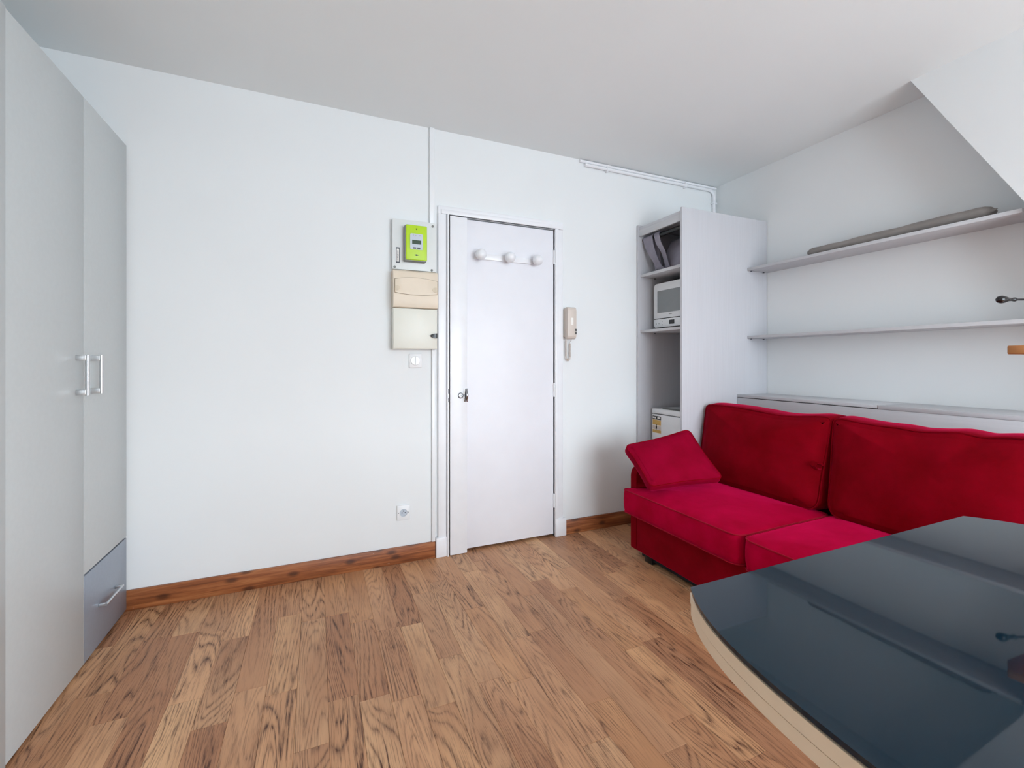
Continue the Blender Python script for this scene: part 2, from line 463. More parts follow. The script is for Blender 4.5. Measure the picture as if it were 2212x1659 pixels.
leaf = struct(box('door_1', 'door_paint', (0.7230, 1.4225, YB - 0.004, YB + 0.034, 0.016, 2.003), bev=0.002), 'plain white flush entrance door')
box('cover_strip', 'paint', (0.7195, 0.824, YB - 0.028, YB - 0.0045, 0.002, 2.006), leaf, bev=0.0025)
for z in (0.235, 0.96, 1.83):
    hg = obj('hinge', 'paint', lambda bm: bm_tube(bm, [(1.4255, YB - 0.008, z - 0.045), (1.4255, YB - 0.008, z + 0.045)], 0.006, 10), leaf)
def lockf(bm):
    bm_lathe(bm, (0.783, YB - 0.028, 0.943), (0, -1, 0), [(0.0, 0.0), (0.0140, 0.0), (0.0140, 0.004), (0.012, 0.007), (0.009, 0.0075), (0.009, 0.010), (0.0, 0.010)], 24)
obj('lock_rose', 'grey_d', lambda bm: bm_lathe(bm, (0.783, YB - 0.0281, 0.943), (0, -1, 0), [(0, 0), (0.0175, 0), (0.0170, 0.002), (0, 0.002)], 24), leaf)
lk = obj('lock_cylinder', 'steel', lockf, leaf)
box('keyhole', 'black', (0.7812, 0.7852, YB - 0.0390, YB - 0.0378, 0.936, 0.950), lk, bev=0)
def pull(bm):
    y = YB - 0.028
    bm_box(bm, 0.803, 0.826, y - 0.003, y + 0.0, 0.905, 0.985, 0.001)
    pts = [(0.8145, y - 0.004, 0.978), (0.8145, y - 0.016, 0.974), (0.8145, y - 0.022, 0.958), (0.8145, y - 0.024, 0.945), (0.8145, y - 0.022, 0.932), (0.8145, y - 0.016, 0.916), (0.8145, y - 0.004, 0.912)]
    bm_tube(bm, pts, [0.006, 0.006, 0.0075, 0.009, 0.0075, 0.006, 0.006], 12)
obj('door_pull', 'steel', pull, leaf)

# coat rack on the door
cr = thing('coat_rack', 'white coat rack with three round knobs on the entrance door', 'coat rack', (1.084, YB - 0.004, 1.76))
box('rail', 'paint', (0.872, 1.292, YB - 0.0165, YB - 0.0045, 1.769, 1.804), cr, bev=0.002)
for x in (0.900, 1.090, 1.280):
    obj('knob', 'paint', lambda bm: bm_lathe(bm, (x, YB - 0.0165, 1.787), (0, -1, 0),
        [(0.0, 0.0), (0.011, 0.0), (0.010, 0.016)] + [(0.0335 * math.sin(math.radians(a)), 0.045 - 0.0335 * math.cos(math.radians(a))) for a in range(20, 181, 16)] , 28), cr)

# ------------------------------------------------------------------ meter, breaker box, panels left of the door
Yf = YB - 0.040
mp = thing('meter_board', 'white meter mounting panel on the wall beside the door casing', 'panel', (0.52, YB, 1.68))
box('plate', 'panel_plastic', (0.385, 0.634, Yf, YB, 1.662, 1.945), mp, bev=0.003)
for (x, z) in ((0.397, 1.674), (0.607, 1.671), (0.612, 1.925)):
    obj('screw', 'grey_m', lambda bm: bm_lathe(bm, (x, Yf, z), (0, -1, 0), [(0, 0), (0.007, 0), (0.007, 0.003), (0.004, 0.005), (0, 0.005)], 12), mp)
st = box('sticker_frame', 'grey_d', (0.404, 0.425, Yf - 0.001, Yf, 1.697, 1.785), mp, bev=0)
box('sticker', 'paper', (0.408, 0.421, Yf - 0.0018, Yf - 0.001, 1.705, 1.777), st, bev=0)
for i in range(9):
    z = 1.712 + i * 0.0062
    box('sticker_bar', 'grey_d', (0.411, 0.4175, Yf - 0.0023, Yf - 0.0018, z, z + 0.0035), st, bev=0)
et = thing('electric_meter', 'lime green electricity meter with a grey display panel', 'electric meter', (0.52, Yf, 1.70))
Ym = Yf - 0.050
box('housing', 'grey_m', (0.445, 0.567, Yf - 0.045, Yf - 0.0005, 1.705, 1.903), et, bev=0.004)
cv = box('cover', 'lime', (0.450, 0.569, Ym, Yf - 0.028, 1.710, 1.906), et, bev=0.006, seg=3)
bz = obj('display_panel', 'grey_l', lambda bm: bm_prism(bm, rrect(0.4735, 0.5445, 1.769, 1.857, 0.007), 'y', Ym - 0.003, Ym + 0.002), et)
box('screen', 'lcd', (0.484, 0.534, Ym - 0.0042, Ym - 0.003, 1.799, 1.821), bz, bev=0)
for x in (0.489, 0.512): box('button', 'grey_d', (x, x + 0.017, Ym - 0.0055, Ym - 0.003, 1.773, 1.781), bz, bev=0.0005)
for x, w in ((0.489, 0.004), (0.503, 0.003), (0.523, 0.010)): box('mark', 'grey_m', (x, x + w, Ym - 0.0036, Ym - 0.003, 1.846, 1.849), bz, bev=0)
obj('indicator', 'black', lambda bm: bm_lathe(bm, (0.509, Ym - 0.0004, 1.884), (0, -1, 0), [(0, 0), (0.004, 0), (0.003, 0.002), (0, 0.002)], 12), et)
box('emblem', 'grey_d', (0.4975, 0.5205, Ym - 0.0008, Ym, 1.737, 1.740), et, bev=0)
box('emblem', 'grey_d', (0.504, 0.514, Ym - 0.0008, Ym, 1.7345, 1.7425), et, bev=0)

bb = thing('breaker_box', 'cream breaker box with a curved flap below the green meter', 'breaker box', (0.52, YB, 1.44))
Yc_ = YB - 0.075
def bbody(bm):
    prof = [(YB, 1.446), (Yc_ + 0.012, 1.446), (Yc_ + 0.004, 1.450), (Yc_ - 0.002, 1.47), (Yc_ - 0.004, 1.51), (Yc_ - 0.002, 1.55), (Yc_ + 0.0, 1.60), (Yc_ + 0.006, 1.646), (Yc_ + 0.016, 1.655), (YB, 1.655)]
    bm_prism(bm, prof, 'x', 0.385, 0.634)
obj('housing', 'cream', bbody, bb, angle=25)
def flap(bm):
    n = 14; top = []; bot = []
    for i in range(n + 1):
        u = i / n; x = 0.392 + u * 0.236; b = 4 * u * (1 - u)
        top.append((x, 1.600 + 0.013 * b)); bot.append((x, 1.528 - 0.010 * b))
    bm_prism(bm, top + bot[::-1], 'y', Yc_ - 0.008, Yc_ + 0.006, 0.001)
def flapseam(bm):
    n = 14; top = []; bot = []
    for i in range(n + 1):
        u = i / n; x = 0.3902 + u * 0.2396; b = 4 * u * (1 - u)
        top.append((x, 1.6018 + 0.013 * b)); bot.append((x, 1.5262 - 0.010 * b))
    bm_prism(bm, top + bot[::-1], 'y', Yc_ - 0.0052, Yc_ + 0.005)
obj('flap_seam', 'seam_brown', flapseam, bb)
fl = obj('flap', 'cream', flap, bb)
for x in (0.398, 0.622):
    def notch(bm):
        s = 1 if x < 0.5 else -1
        pts = [(x - s * 0.004, 1.537), (x - s * 0.004, 1.566)] + [(x - s * 0.004 + s * 0.026 * math.sin(a), 1.5515 + 0.0145 * math.cos(a)) for a in [math.pi * k / 10 for k in range(11)]]
        bm_prism(bm, pts[2:], 'y', Yc_ - 0.0098, Yc_ - 0.007)
    obj('finger_grip', 'grip_cream', notch, fl)
lp = thing('service_panel', 'pale cream box with a black latch under the breaker box', 'panel', (0.52, YB, 1.21))
Yl = YB - 0.058
box('housing', 'cream2', (0.385, 0.634, Yl, YB, 1.216, 1.444), lp, bev=0.003)
box('lid', 'cream2', (0.388, 0.631, Yl - 0.004, Yl, 1.219, 1.441), lp, bev=0.002)
def latch(bm):
    pts = [(0.631, 1.278)] + [(0.631 - 0.038 * math.sin(a), 1.292 - 0.014 * math.cos(a)) for a in [math.pi * k / 12 for k in range(1, 12)]] + [(0.631, 1.306)]
    bm_prism(bm, pts, 'y', Yl - 0.018, Yl - 0.004, 0.003)
obj('latch', 'black', latch, lp)

tr = box('cable_trunking', 'white_plastic', (0.600, 0.630, YB - 0.016, YB, 1.946, H - 0.001), bev=0.002, origin=(0.615, YB, 1.946))
tag(tr, 'thin white cable trunking running from the meter panel up to the ceiling', 'trunking')
tr2 = box('cable_trunking', 'white_plastic', (0.614, 0.634, YB - 0.016, YB, 0.095, 1.2155), bev=0.002, origin=(0.624, YB, 0.095))
tag(tr2, 'thin white cable trunking beside the door casing below the cream panel', 'trunking')

sw = thing('rotary_switch', 'white square wall plate with a round switch below the cream panel', 'switch', (0.521, YB, 1.108))
box('plate', 'white_plastic', (0.484, 0.556, YB - 0.011, YB, 1.110, 1.190), sw, bev=0.003)
rk = obj('rocker', 'white_plastic', lambda bm: bm_lathe(bm, (0.518, YB - 0.011, 1.151), (0, -1, 0), [(0, 0), (0.027, 0), (0.027, 0.004), (0.025, 0.006), (0, 0.006)], 28), sw)
box('split', 'grey_m', (0.5172, 0.5188, YB - 0.0176, YB - 0.0168, 1.127, 1.175), rk, bev=0)
sk = thing('wall_socket', 'white wall socket low on the wall left of the door', 'socket', (0.4515, YB, 0.241))
box('plate', 'white_plastic', (0.415, 0.488, YB - 0.010, YB, 0.243, 0.327), sk, bev=0.003)
wl_ = obj('well', 'grey_l', lambda bm: bm_lathe(bm, (0.4515, YB - 0.0095, 0.285), (0, -1, 0), [(0.0, 0.0008), (0.0185, 0.0008), (0.0195, 0.003), (0.0215, 0.003), (0.0215, 0.0)], 28), sk)
for x, z, r in ((0.443, 0.285, 0.003), (0.460, 0.285, 0.003), (0.4515, 0.295, 0.0035)):
    obj('pin_hole' if z < 0.29 else 'earth_pin', 'grey_d', lambda bm: bm_lathe(bm, (x, YB - 0.0105, z), (0, -1, 0), [(0, 0), (r, 0), (r, 0.002), (0, 0.002)], 10), wl_)
for x in (0.424, 0.479):
    obj('screw', 'grey_d', lambda bm: bm_lathe(bm, (x, YB - 0.010, 0.285), (0, -1, 0), [(0, 0), (0.0022, 0), (0.0022, 0.001), (0, 0.001)], 8), sk)

# ------------------------------------------------------------------ intercom handset
ic = thing('intercom_handset', 'beige intercom handset with a coiled cord right of the door', 'intercom', (1.54, YB, 1.14))
icb = obj('wall_base', 'beige_l', lambda bm: bm_prism(bm, rrect(1.500, 1.562, 1.305, 1.500, 0.012), 'y', YB - 0.026, YB, 0.002), ic)
def hs(bm):
    # side profile (Y depth, Z) with swollen ear and mouth ends, a grip recess between
    prof = [(YB - 0.028, 1.296), (YB - 0.042, 1.292), (YB - 0.058, 1.298), (YB - 0.066, 1.314), (YB - 0.066, 1.480), (YB - 0.060, 1.496), (YB - 0.044, 1.504), (YB - 0.030, 1.500),
            (YB - 0.026, 1.475), (YB - 0.0275, 1.455), (YB - 0.036, 1.445), (YB - 0.036, 1.372), (YB - 0.0275, 1.362), (YB - 0.026, 1.340)]
    bm_prism(bm, prof, 'x', 1.496, 1.562, 0.004)
hso = obj('handset', 'beige', hs, ic)
box('name_label', 'paper', (1.519, 1.536, YB - 0.0672, YB - 0.066, 1.385, 1.432), hso, bev=0)
for z in (1.352, 1.332): box('button', 'black', (1.552, 1.5605, YB - 0.0685, YB - 0.064, z - 0.008, z + 0.008), ic, bev=0.001)
def coil(bm):
    path = []
    n = 900; turns = 46
    def c(u):
        # U-shaped loop: down on the left, round the bottom, up on the right
        if u < 0.42: q = u / 0.42; return Vector((1.509, YB - 0.018, 1.285 - q * 0.110)), Vector((0, 0, -1))
        if u < 0.60:
            a = math.pi * (u - 0.42) / 0.18
            return Vector((1.524 - 0.015 * math.cos(a), YB - 0.018, 1.175 - 0.020 * math.sin(a))), Vector((math.sin(a), 0, -math.cos(a))).normalized()
        q = (u - 0.60) / 0.40; return Vector((1.539, YB - 0.018, 1.175 + q * 0.092)), Vector((0, 0, 1))
    for i in range(n + 1):
        u = i / n; p, d = c(u); a = 2 * math.pi * turns * u
        s = Vector((0, 1, 0)); w = d.cross(s)
        path.append(p + (s * math.cos(a) + w * math.sin(a)) * 0.0062)
    path = [Vector((1.509, YB - 0.018, 1.305))] + path + [Vector((1.536, YB - 0.022, 1.276)), Vector((1.539, YB - 0.036, 1.285)), Vector((1.539, YB - 0.040, 1.298))]
    bm_tube(bm, path, 0.0013, 5)
obj('coiled_cord', 'beige', coil, ic)

# ------------------------------------------------------------------ pipes under the ceiling
pp = thing('wall_pipe', 'white painted pipe under the ceiling bending down behind the tall cabinet', 'pipe', (2.84, YB, 2.10))
def pipe(bm):
    pts = [(1.66, YB - 0.014, 2.474), (2.20, YB - 0.014, 2.474), (2.765, YB - 0.014, 2.474)]
    for k in range(1, 9):
        a = math.pi / 2 * k / 8
        pts.append((2.785 + 0.05 * math.sin(a), YB - 0.014, 2.424 + 0.05 * math.cos(a)))
    pts += [(2.835, YB - 0.014, 2.30), (2.835, YB - 0.014, 2.125)]
    bm_tube(bm, pts, 0.011, 14)
obj('tube', 'paint', pipe, pp)
for x in (1.836, 2.540):
    obj('clip', 'paint', lambda bm: (bm_box(bm, x - 0.005, x + 0.005, YB - 0.028, YB, 2.452, 2.494, 0.002)), pp)
obj('clip', 'paint', lambda bm: bm_box(bm, 2.814, 2.856, YB - 0.028, YB, 2.372, 2.382, 0.002), pp)
cp = obj('cable_conduit', 'paint', lambda bm: bm_tube(bm, [(1.62, YB - 0.010, 2.497), (2.2, YB - 0.010, 2.497), (2.86, YB - 0.010, 2.497)], 0.0095, 12), origin=(2.2, YB, 2.49))
tag(cp, 'straight white conduit tucked into the ceiling corner above the bent pipe', 'conduit')

# ------------------------------------------------------------------ wardrobe
def bar_handle(name, parent, x, y, z0, z1):
    def f(bm):
        bm_tube(bm, [(x + 0.032, y, z0), (x + 0.032, y, z1)], 0.0068, 16)
        for z in (z0 + 0.011, z1 - 0.011): bm_box(bm, x, x + 0.028, y - 0.006, y + 0.006, z - 0.010, z + 0.010, 0.001)
    return obj(name, 'alu', f, parent)
DT = 0.019
wd = thing('wardrobe', 'tall white two-door wardrobe with a grey drawer beside the back wall', 'wardrobe', (-1.08, 2.16, 0))
ZT = 2.132
def carc(bm):
    bm_box(bm, XL + 0.02, WX - DT - 0.001, 1.714, 1.732, 0.012, ZT); bm_box(bm, XL + 0.02, WX - DT - 0.001, 2.570, 2.588, 0.012, ZT)
    bm_box(bm, XL + 0.02, WX - DT - 0.001, 1.732, 2.570, ZT - 0.018, ZT); bm_box(bm, XL + 0.02, WX - DT - 0.001, 1.732, 2.570, 0.012, 0.04)
    bm_box(bm, XL + 0.02, XL + 0.03, 1.732, 2.570, 0.04, ZT - 0.018); bm_box(bm, XL + 0.03, WX - DT - 0.001, 2.170, 2.188, 0.04, ZT - 0.018)
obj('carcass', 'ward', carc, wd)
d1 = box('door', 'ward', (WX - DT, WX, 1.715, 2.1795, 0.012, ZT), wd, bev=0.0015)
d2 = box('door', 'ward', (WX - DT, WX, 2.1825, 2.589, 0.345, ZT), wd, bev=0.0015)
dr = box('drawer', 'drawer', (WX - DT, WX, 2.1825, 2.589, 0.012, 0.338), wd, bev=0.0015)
box('plinth', 'black_gap', (XL + 0.03, WX - 0.03, 1.72, 2.585, 0.0005, 0.0118), wd, bev=0)
bar_handle('handle', d1, WX, 2.122, 1.020, 1.168)
bar_handle('handle', d2, WX, 2.236, 1.020, 1.168)
def dh(bm):
    bm_tube(bm, [(WX + 0.024, 2.300, 0.170), (WX + 0.024, 2.470, 0.170)], 0.0055, 12)
    for y in (2.306, 2.464): bm_box(bm, WX, WX + 0.022, y - 0.005, y + 0.005, 0.164, 0.176, 0.001)
obj('handle', 'alu', dh, dr)
w2 = thing('wardrobe', 'white wardrobe unit just showing at the left edge of the photo', 'wardrobe', (-1.08, 1.25, 0))
def carc2(bm):
    bm_box(bm, XL + 0.02, WX - DT + 0.003, 0.80, 0.818, 0.012, ZT); bm_box(bm, XL + 0.02, WX - DT + 0.003, 1.694, 1.712, 0.012, ZT)
    bm_box(bm, XL + 0.02, WX - DT + 0.003, 0.818, 1.694, ZT - 0.018, ZT); bm_box(bm, XL + 0.02, WX - DT + 0.003, 0.818, 1.694, 0.012, 0.04)
    bm_box(bm, XL + 0.02, XL + 0.03, 0.818, 1.694, 0.04, ZT - 0.018)
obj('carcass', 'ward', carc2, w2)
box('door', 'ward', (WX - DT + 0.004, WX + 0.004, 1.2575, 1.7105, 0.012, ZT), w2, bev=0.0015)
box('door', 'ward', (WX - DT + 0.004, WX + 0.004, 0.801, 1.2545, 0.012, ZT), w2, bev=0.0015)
box('plinth', 'black_gap', (XL + 0.03, WX - 0.03, 0.805, 1.708, 0.0005, 0.0118), w2, bev=0)

# ------------------------------------------------------------------ tall open cabinet with its contents
P = 0.018
tc = thing('tall_cabinet', 'tall pale grey cabinet with an open side in the back right corner', 'cabinet', (2.48, 2.385, 0))
BX = XR - 0.003
box('side_panel', 'board', (CAB_X, BX, CAB_Y, CAB_Y + P, 0.001, 2.118), tc, bev=0.001)
box('side_panel', 'board', (CAB_X, 2.80, YB - 0.003 - P, YB - 0.003, 0.095, 2.118), tc, bev=0.001)
IY0, IY1 = CAB_Y + P + 0.0005, YB - 0.0035 - P
box('top_panel', 'board', (CAB_X + 0.006, 2.80, IY0, IY1, 2.082, 2.100), tc, bev=0.001)
box('fascia', 'board_h', (CAB_X + 0.004, CAB_X + 0.020, IY0, IY1, 2.036, 2.0815), tc, bev=0.001)
box('back_panel', 'board', (2.786, 2.80, IY0, IY1, 0.02, 2.0815), tc, bev=0.0)
s1 = box('shelf', 'board_h', (CAB_X + 0.018, 2.785, IY0, IY1, 1.746, 1.766), tc, bev=0.001)
s2 = box('shelf', 'board_h', (CAB_X + 0.018, 2.785, IY0, IY1, 1.352, 1.370), tc, bev=0.001)
for sh, z in ((s1, 1.746), (s2, 1.352)):
    obj('shelf_peg', 'grey_d', lambda bm: bm_lathe(bm, (CAB_X + 0.14, IY1 - 0.0105, z), (0, 0, -1), [(0, 0), (0.005, 0), (0.005, 0.005), (0, 0.005)], 8), sh)
obj('hanging_rail', 'black', lambda bm: bm_tube(bm, [(CAB_X + 0.050, IY0, 2.012), (CAB_X + 0.050, IY1, 2.012)], 0.015, 16), tc)

mw = thing('microwave', 'compact white microwave with grey glass door on the middle cabinet shelf', 'microwave', (2.42, 2.36, 1.372))
MX, MY0, MY1, MZ0, MZ1 = 2.200, 2.192, 2.538, 1.386, 1.692
obj('body', 'black', lambda bm: bm_prism(bm, rrect(MY0 + 0.004, MY1 + 0.006, MZ0 - 0.004, MZ1 - 0.002, 0.03), 'x', MX + 0.010, 2.62), mw)
for y in (MY0 + 0.05, MY1 - 0.05):
    obj('foot', 'black', lambda bm: bm_lathe(bm, (MX + 0.07, y, 1.3705), (0, 0, 1), [(0, 0), (0.012, 0), (0.012, 0.013), (0, 0.013)], 12), mw)
def rr_top(u0, u1, v0, v1, r):
    pts = [(u0, v0), (u1, v0)]
    for cu, a0 in ((u1 - r, 0), (u0 + r, 90)):
        pts += [(cu + r * math.cos(math.radians(a0 + 15 * k)), v1 - r + r * math.sin(math.radians(a0 + 15 * k))) for k in range(7)]
    return pts
mdo = obj('door', 'white_plastic', lambda bm: bm_prism(bm, rr_top(MY0, MY1, 1.448, MZ1, 0.022), 'x', MX, MX + 0.009, 0.002), mw)
box('window', 'mw_glass', (MX - 0.0012, MX + 0.001, MY0 + 0.036, MY1 - 0.037, 1.486, 1.640), mdo, bev=0)
box('logo', 'grey_m', (MX - 0.001, MX, 2.360, 2.388, 1.4695, 1.4735), mdo, bev=0)
mcp = obj('control_panel', 'white_plastic', lambda bm: bm_prism(bm, [(a, MZ0 + 1.443 - b) for a, b in rr_top(MY0, MY1, MZ0, 1.443, 0.018)], 'x', MX, MX + 0.009, 0.002), mw)
box('display', 'black', (MX - 0.0012, MX + 0.001, 2.338, 2.386, 1.402, 1.430), mcp, bev=0)
for y, z in ((2.512, 1.412), (2.486, 1.412), (2.455, 1.425), (2.452, 1.402), (2.272, 1.424), (2.272, 1.403)):
    box('button_mark', 'grey_m', (MX - 0.0008, MX, y - 0.003, y + 0.003, z - 0.003, z + 0.003), mcp, bev=0)

fr = thing('fridge', 'small white fridge with a gold energy label inside the tall cabinet', 'fridge', (2.45, 2.37, 0))
FX, FY0, FY1 = 2.200, 2.188, 2.558
box('body', 'white_plastic', (FX + 0.045, 2.70, FY0 + 0.002, FY1 - 0.002, 0.025, 0.775), fr, bev=0.004)
fd = box('door', 'white_plastic', (FX, FX + 0.042, FY0, FY1, 0.035, 0.774), fr, bev=0.005)
ft = obj('top', 'white_plastic', lambda bm: bm_prism(bm, [(FX, 0.780), (FX, 0.808), (FX + 0.006, 0.814), (FX + 0.016, 0.814), (FX + 0.050, 0.814), (2.70, 0.814), (2.70, 0.780)], 'y', FY0, FY1, 0.0015), fr)
def hrec(bm):
    pts = [(FX + 0.018, FY0 + 0.02), (FX + 0.018, FY1 - 0.085), (FX + 0.050, FY1 - 0.055), (FX + 0.085, FY1 - 0.055), (FX + 0.085, FY0 + 0.02)]
    bm_prism(bm, pts, 'z', 0.8142, 0.8155)
obj('grip_recess', 'grey_m', hrec, ft)
lb = box('energy_label', 'paper', (FX - 0.0009, FX - 0.0001, 2.463, 2.552, 0.640, 0.764), fd, bev=0)
def lbl(n, m, y0, y1, z0, z1): box(n, m, (FX - 0.0014, FX - 0.0009, y0, y1, z0, z1), lb, bev=0)
lbl('label_header', 'black', 2.465, 2.550, 0.737, 0.762)
lbl('label_band', 'gold', 2.466, 2.549, 0.699, 0.735)
lbl('label_band', 'beige', 2.466, 2.549, 0.668, 0.694)
lbl('label_band', 'gold', 2.466, 2.549, 0.644, 0.665)
for y0, y1 in ((2.534, 2.546), (2.516, 2.530), (2.472, 2.500)):
    box('label_print', 'paper', (FX - 0.0019, FX - 0.0014, y0, y1, 0.744, 0.756), lb, bev=0)
lbl('label_print', 'black', 2.506, 2.513, 0.694, 0.704)
lbl('label_print', 'paper', 2.505, 2.517, 0.672, 0.690)
for y0 in (FY0 + 0.05, FY1 - 0.08):
    obj('foot', 'black', lambda bm: bm_lathe(bm, (FX + 0.09, y0, 0.0005), (0, 0, 1), [(0, 0), (0.014, 0), (0.014, 0.026), (0, 0.026)], 12), fr)

# grey bag hung on the rail
bgg = thing('cloth_bag', 'grey cloth bag hanging from the rail in the cabinet\'s top compartment', 'bag', (2.30, 2.45, 1.768))
def ribbon(bm, path, wdir, widths, th=0.004):
    rings = []
    w = Vector(wdir)
    for i, p in enumerate(path):
        p = Vector(p); d = (Vector(path[min(i + 1, len(path) - 1)]) - Vector(path[max(i - 1, 0)])).normalized()
        ww = w if not isinstance(w, list) else w[i]
        n = d.cross(ww).normalized(); hw = widths[i] / 2
        rings.append([bm.verts.new(p + ww * hw + n * th / 2), bm.verts.new(p - ww * hw + n * th / 2), bm.verts.new(p - ww * hw - n * th / 2), bm.verts.new(p + ww * hw - n * th / 2)])
    for a, b in zip(rings[:-1], rings[1:]):
        for k in range(4): bm.faces.new((a[k], a[(k + 1) % 4], b[(k + 1) % 4], b[k]))
    bm.faces.new(rings[0][::-1]); bm.faces.new(rings[-1])
RX, RZ = CAB_X + 0.050, 2.012
def strap(bm):
    path = [(RX + 0.06, 2.500, 1.80), (RX + 0.045, 2.505, 1.90), (RX + 0.026, 2.520, 1.98)]
    path += [(RX + 0.019 * math.cos(math.radians(a)), 2.522, RZ + 0.019 * math.sin(math.radians(a))) for a in range(0, 181, 20)]
    path += [(RX - 0.016, 2.512, 1.96), (RX - 0.004, 2.494, 1.90), (RX + 0.010, 2.476, 1.85), (RX + 0.025, 2.460, 1.81), (RX + 0.045, 2.446, 1.785), (RX + 0.10, 2.43, 1.775)]
    n = len(path)
    wid = [0.07, 0.07, 0.08] + [0.095] * 10 + [0.085, 0.068, 0.054, 0.05, 0.06, 0.07]
    ribbon(bm, path, (0, 1, 0), wid[:n])
obj('strap', 'grey_cloth', strap, bgg)
def bagbody(bm):
    n, m = 28, 16
    rings = []
    for j in range(m + 1):
        v = j / m; z = 1.7675 + 0.215 * v
        taper = 1.0 - 0.34 * v ** 1.6
        ring = []
        for i in range(n):
            a = 2 * math.pi * i / n
            ca, sa = math.cos(a), math.sin(a)
            e = 0.55
            u = math.copysign(abs(ca) ** e, ca); w = math.copysign(abs(sa) ** e, sa)
            bul = 1 + 0.05 * math.sin(3 * a + 4 * v) + 0.06 * math.sin(math.pi * v)
            ring.append(bm.verts.new((2.345 + 0.125 * u * taper * bul, 2.375 + 0.020 * v + 0.125 * w * taper * bul, z)))
        rings.append(ring)
    for a, b in zip(rings[:-1], rings[1:]):
        for k in range(n): bm.faces.new((a[k], a[(k + 1) % n], b[(k + 1) % n], b[k]))
    bm.faces.new(rings[0][::-1]); bm.faces.new(rings[-1])
obj('bag_body', 'grey_cloth', bagbody, bgg, angle=80)
def strap2(bm):
    path = [(RX + 0.012, 2.445, 2.036), (RX - 0.010, 2.437, 2.032), (RX - 0.019, 2.432, 2.012), (RX - 0.006, 2.428, 1.96), (RX + 0.03, 2.420, 1.90), (RX + 0.045, 2.412, 1.84), (RX + 0.05, 2.40, 1.795), (RX + 0.075, 2.385, 1.776)]
    ribbon(bm, path, (0, 1, 0), [0.05, 0.05, 0.05, 0.045, 0.04, 0.036, 0.036, 0.04])
obj('strap', 'grey_cloth', strap2, bgg)

# ------------------------------------------------------------------ wall shelves, ledge cabinet
SX = 2.675
sh1 = thing('wall_shelf', 'upper long pale shelf on the right wall carrying the grey bolster', 'shelf', (2.77, 1.5, 1.761))
def shf(y_end, z0, z1): return lambda bm: bm_box(bm, SX, XR - 0.0005, y_end, CAB_Y - 0.0005, z0, z1, 0.0012)
obj('board', 'board_h', shf(0.868, 1.761, 1.779), sh1)
sh2 = thing('wall_shelf', 'lower long bare pale shelf on the right wall above the sofa', 'shelf', (2.77, 1.4, 1.302))
obj('board', 'board_h', shf(0.612, 1.302, 1.320), sh2)
for sh, z in ((sh1, 1.761), (sh2, 1.302)):
    for x in (SX + 0.030, SX + 0.150):
        obj('shelf_pin', 'grey_d', lambda bm: bm_lathe(bm, (x, CAB_Y - 0.008, z - 0.0002), (0, 0, -1), [(0, 0), (0.0055, 0), (0.0055, 0.005), (0, 0.005)], 10), sh)

def bolster(bm):
    n, m = 44, 18; rings = []
    for j in range(n + 1):
        t = j / n
        y = 1.815 - t * 0.842
        env = min(1.0, (t / 0.05)) ** 0.5 if t < 0.05 else (1.0 if t < 0.92 else max(0.0, 1 - ((t - 0.92) / 0.08) ** 2) ** 0.5)
        env = max(env, 0.02)
        rz = (0.026 + 0.007 * t + 0.0015 * math.sin(19 * t) + 0.001 * math.sin(41 * t)) * env
        rx = (0.050 + 0.008 * t) * env
        ring = []
        for i in range(m):
            a = 2 * math.pi * i / m
            zz = rz * math.sin(a)
            ring.append(bm.verts.new((2.765 + rx * math.cos(a), y, 1.7792 + 0.026 + 0.007 * t + max(zz, -(0.026 + 0.007 * t) * 0.98))))
        rings.append(ring)
    for a, b in zip(rings[:-1], rings[1:]):
        for k in range(m): bm.faces.new((a[k], a[(k + 1) % m], b[(k + 1) % m], b[k]))
    bm.faces.new(rings[0][::-1]); bm.faces.new(rings[-1])
bo = thing('bolster', 'long flat grey-brown bolster lying on the upper wall shelf', 'bolster', (2.765, 1.39, 1.779))
obj('cover', 'bolster', bolster, bo, angle=80)
obj('end_tip', 'bolster', lambda bm: bm_lathe(bm, (2.745, 0.985, 1.812), (-0.35, -1, 0.15), [(0, -0.012), (0.008, -0.008), (0.010, 0.0), (0.006, 0.012), (0, 0.024)], 10), bo)

LX = 2.579
lg = thing('ledge_cabinet', 'low pale grey storage ledge along the right wall behind the sofa', 'cabinet', (2.72, 1.3, 0))
box('front_panel', 'board_h', (LX, LX + P, 0.388, CAB_Y - 0.001, 0.002, 0.905), lg, bev=0.001)
box('end_panel', 'board', (LX + P + 0.0005, XR - 0.002, 0.3885, 0.4065, 0.002, 0.905), lg, bev=0.001)
ysp = 1.343
box('lid', 'board_h', (LX - 0.001, XR - 0.001, ysp + 0.0015, CAB_Y - 0.001, 0.909, 0.926), lg, bev=0.001)
box('lid', 'board_h', (LX - 0.001, XR - 0.001, 0.388, ysp - 0.0015, 0.9058, 0.926), lg, bev=0.001)

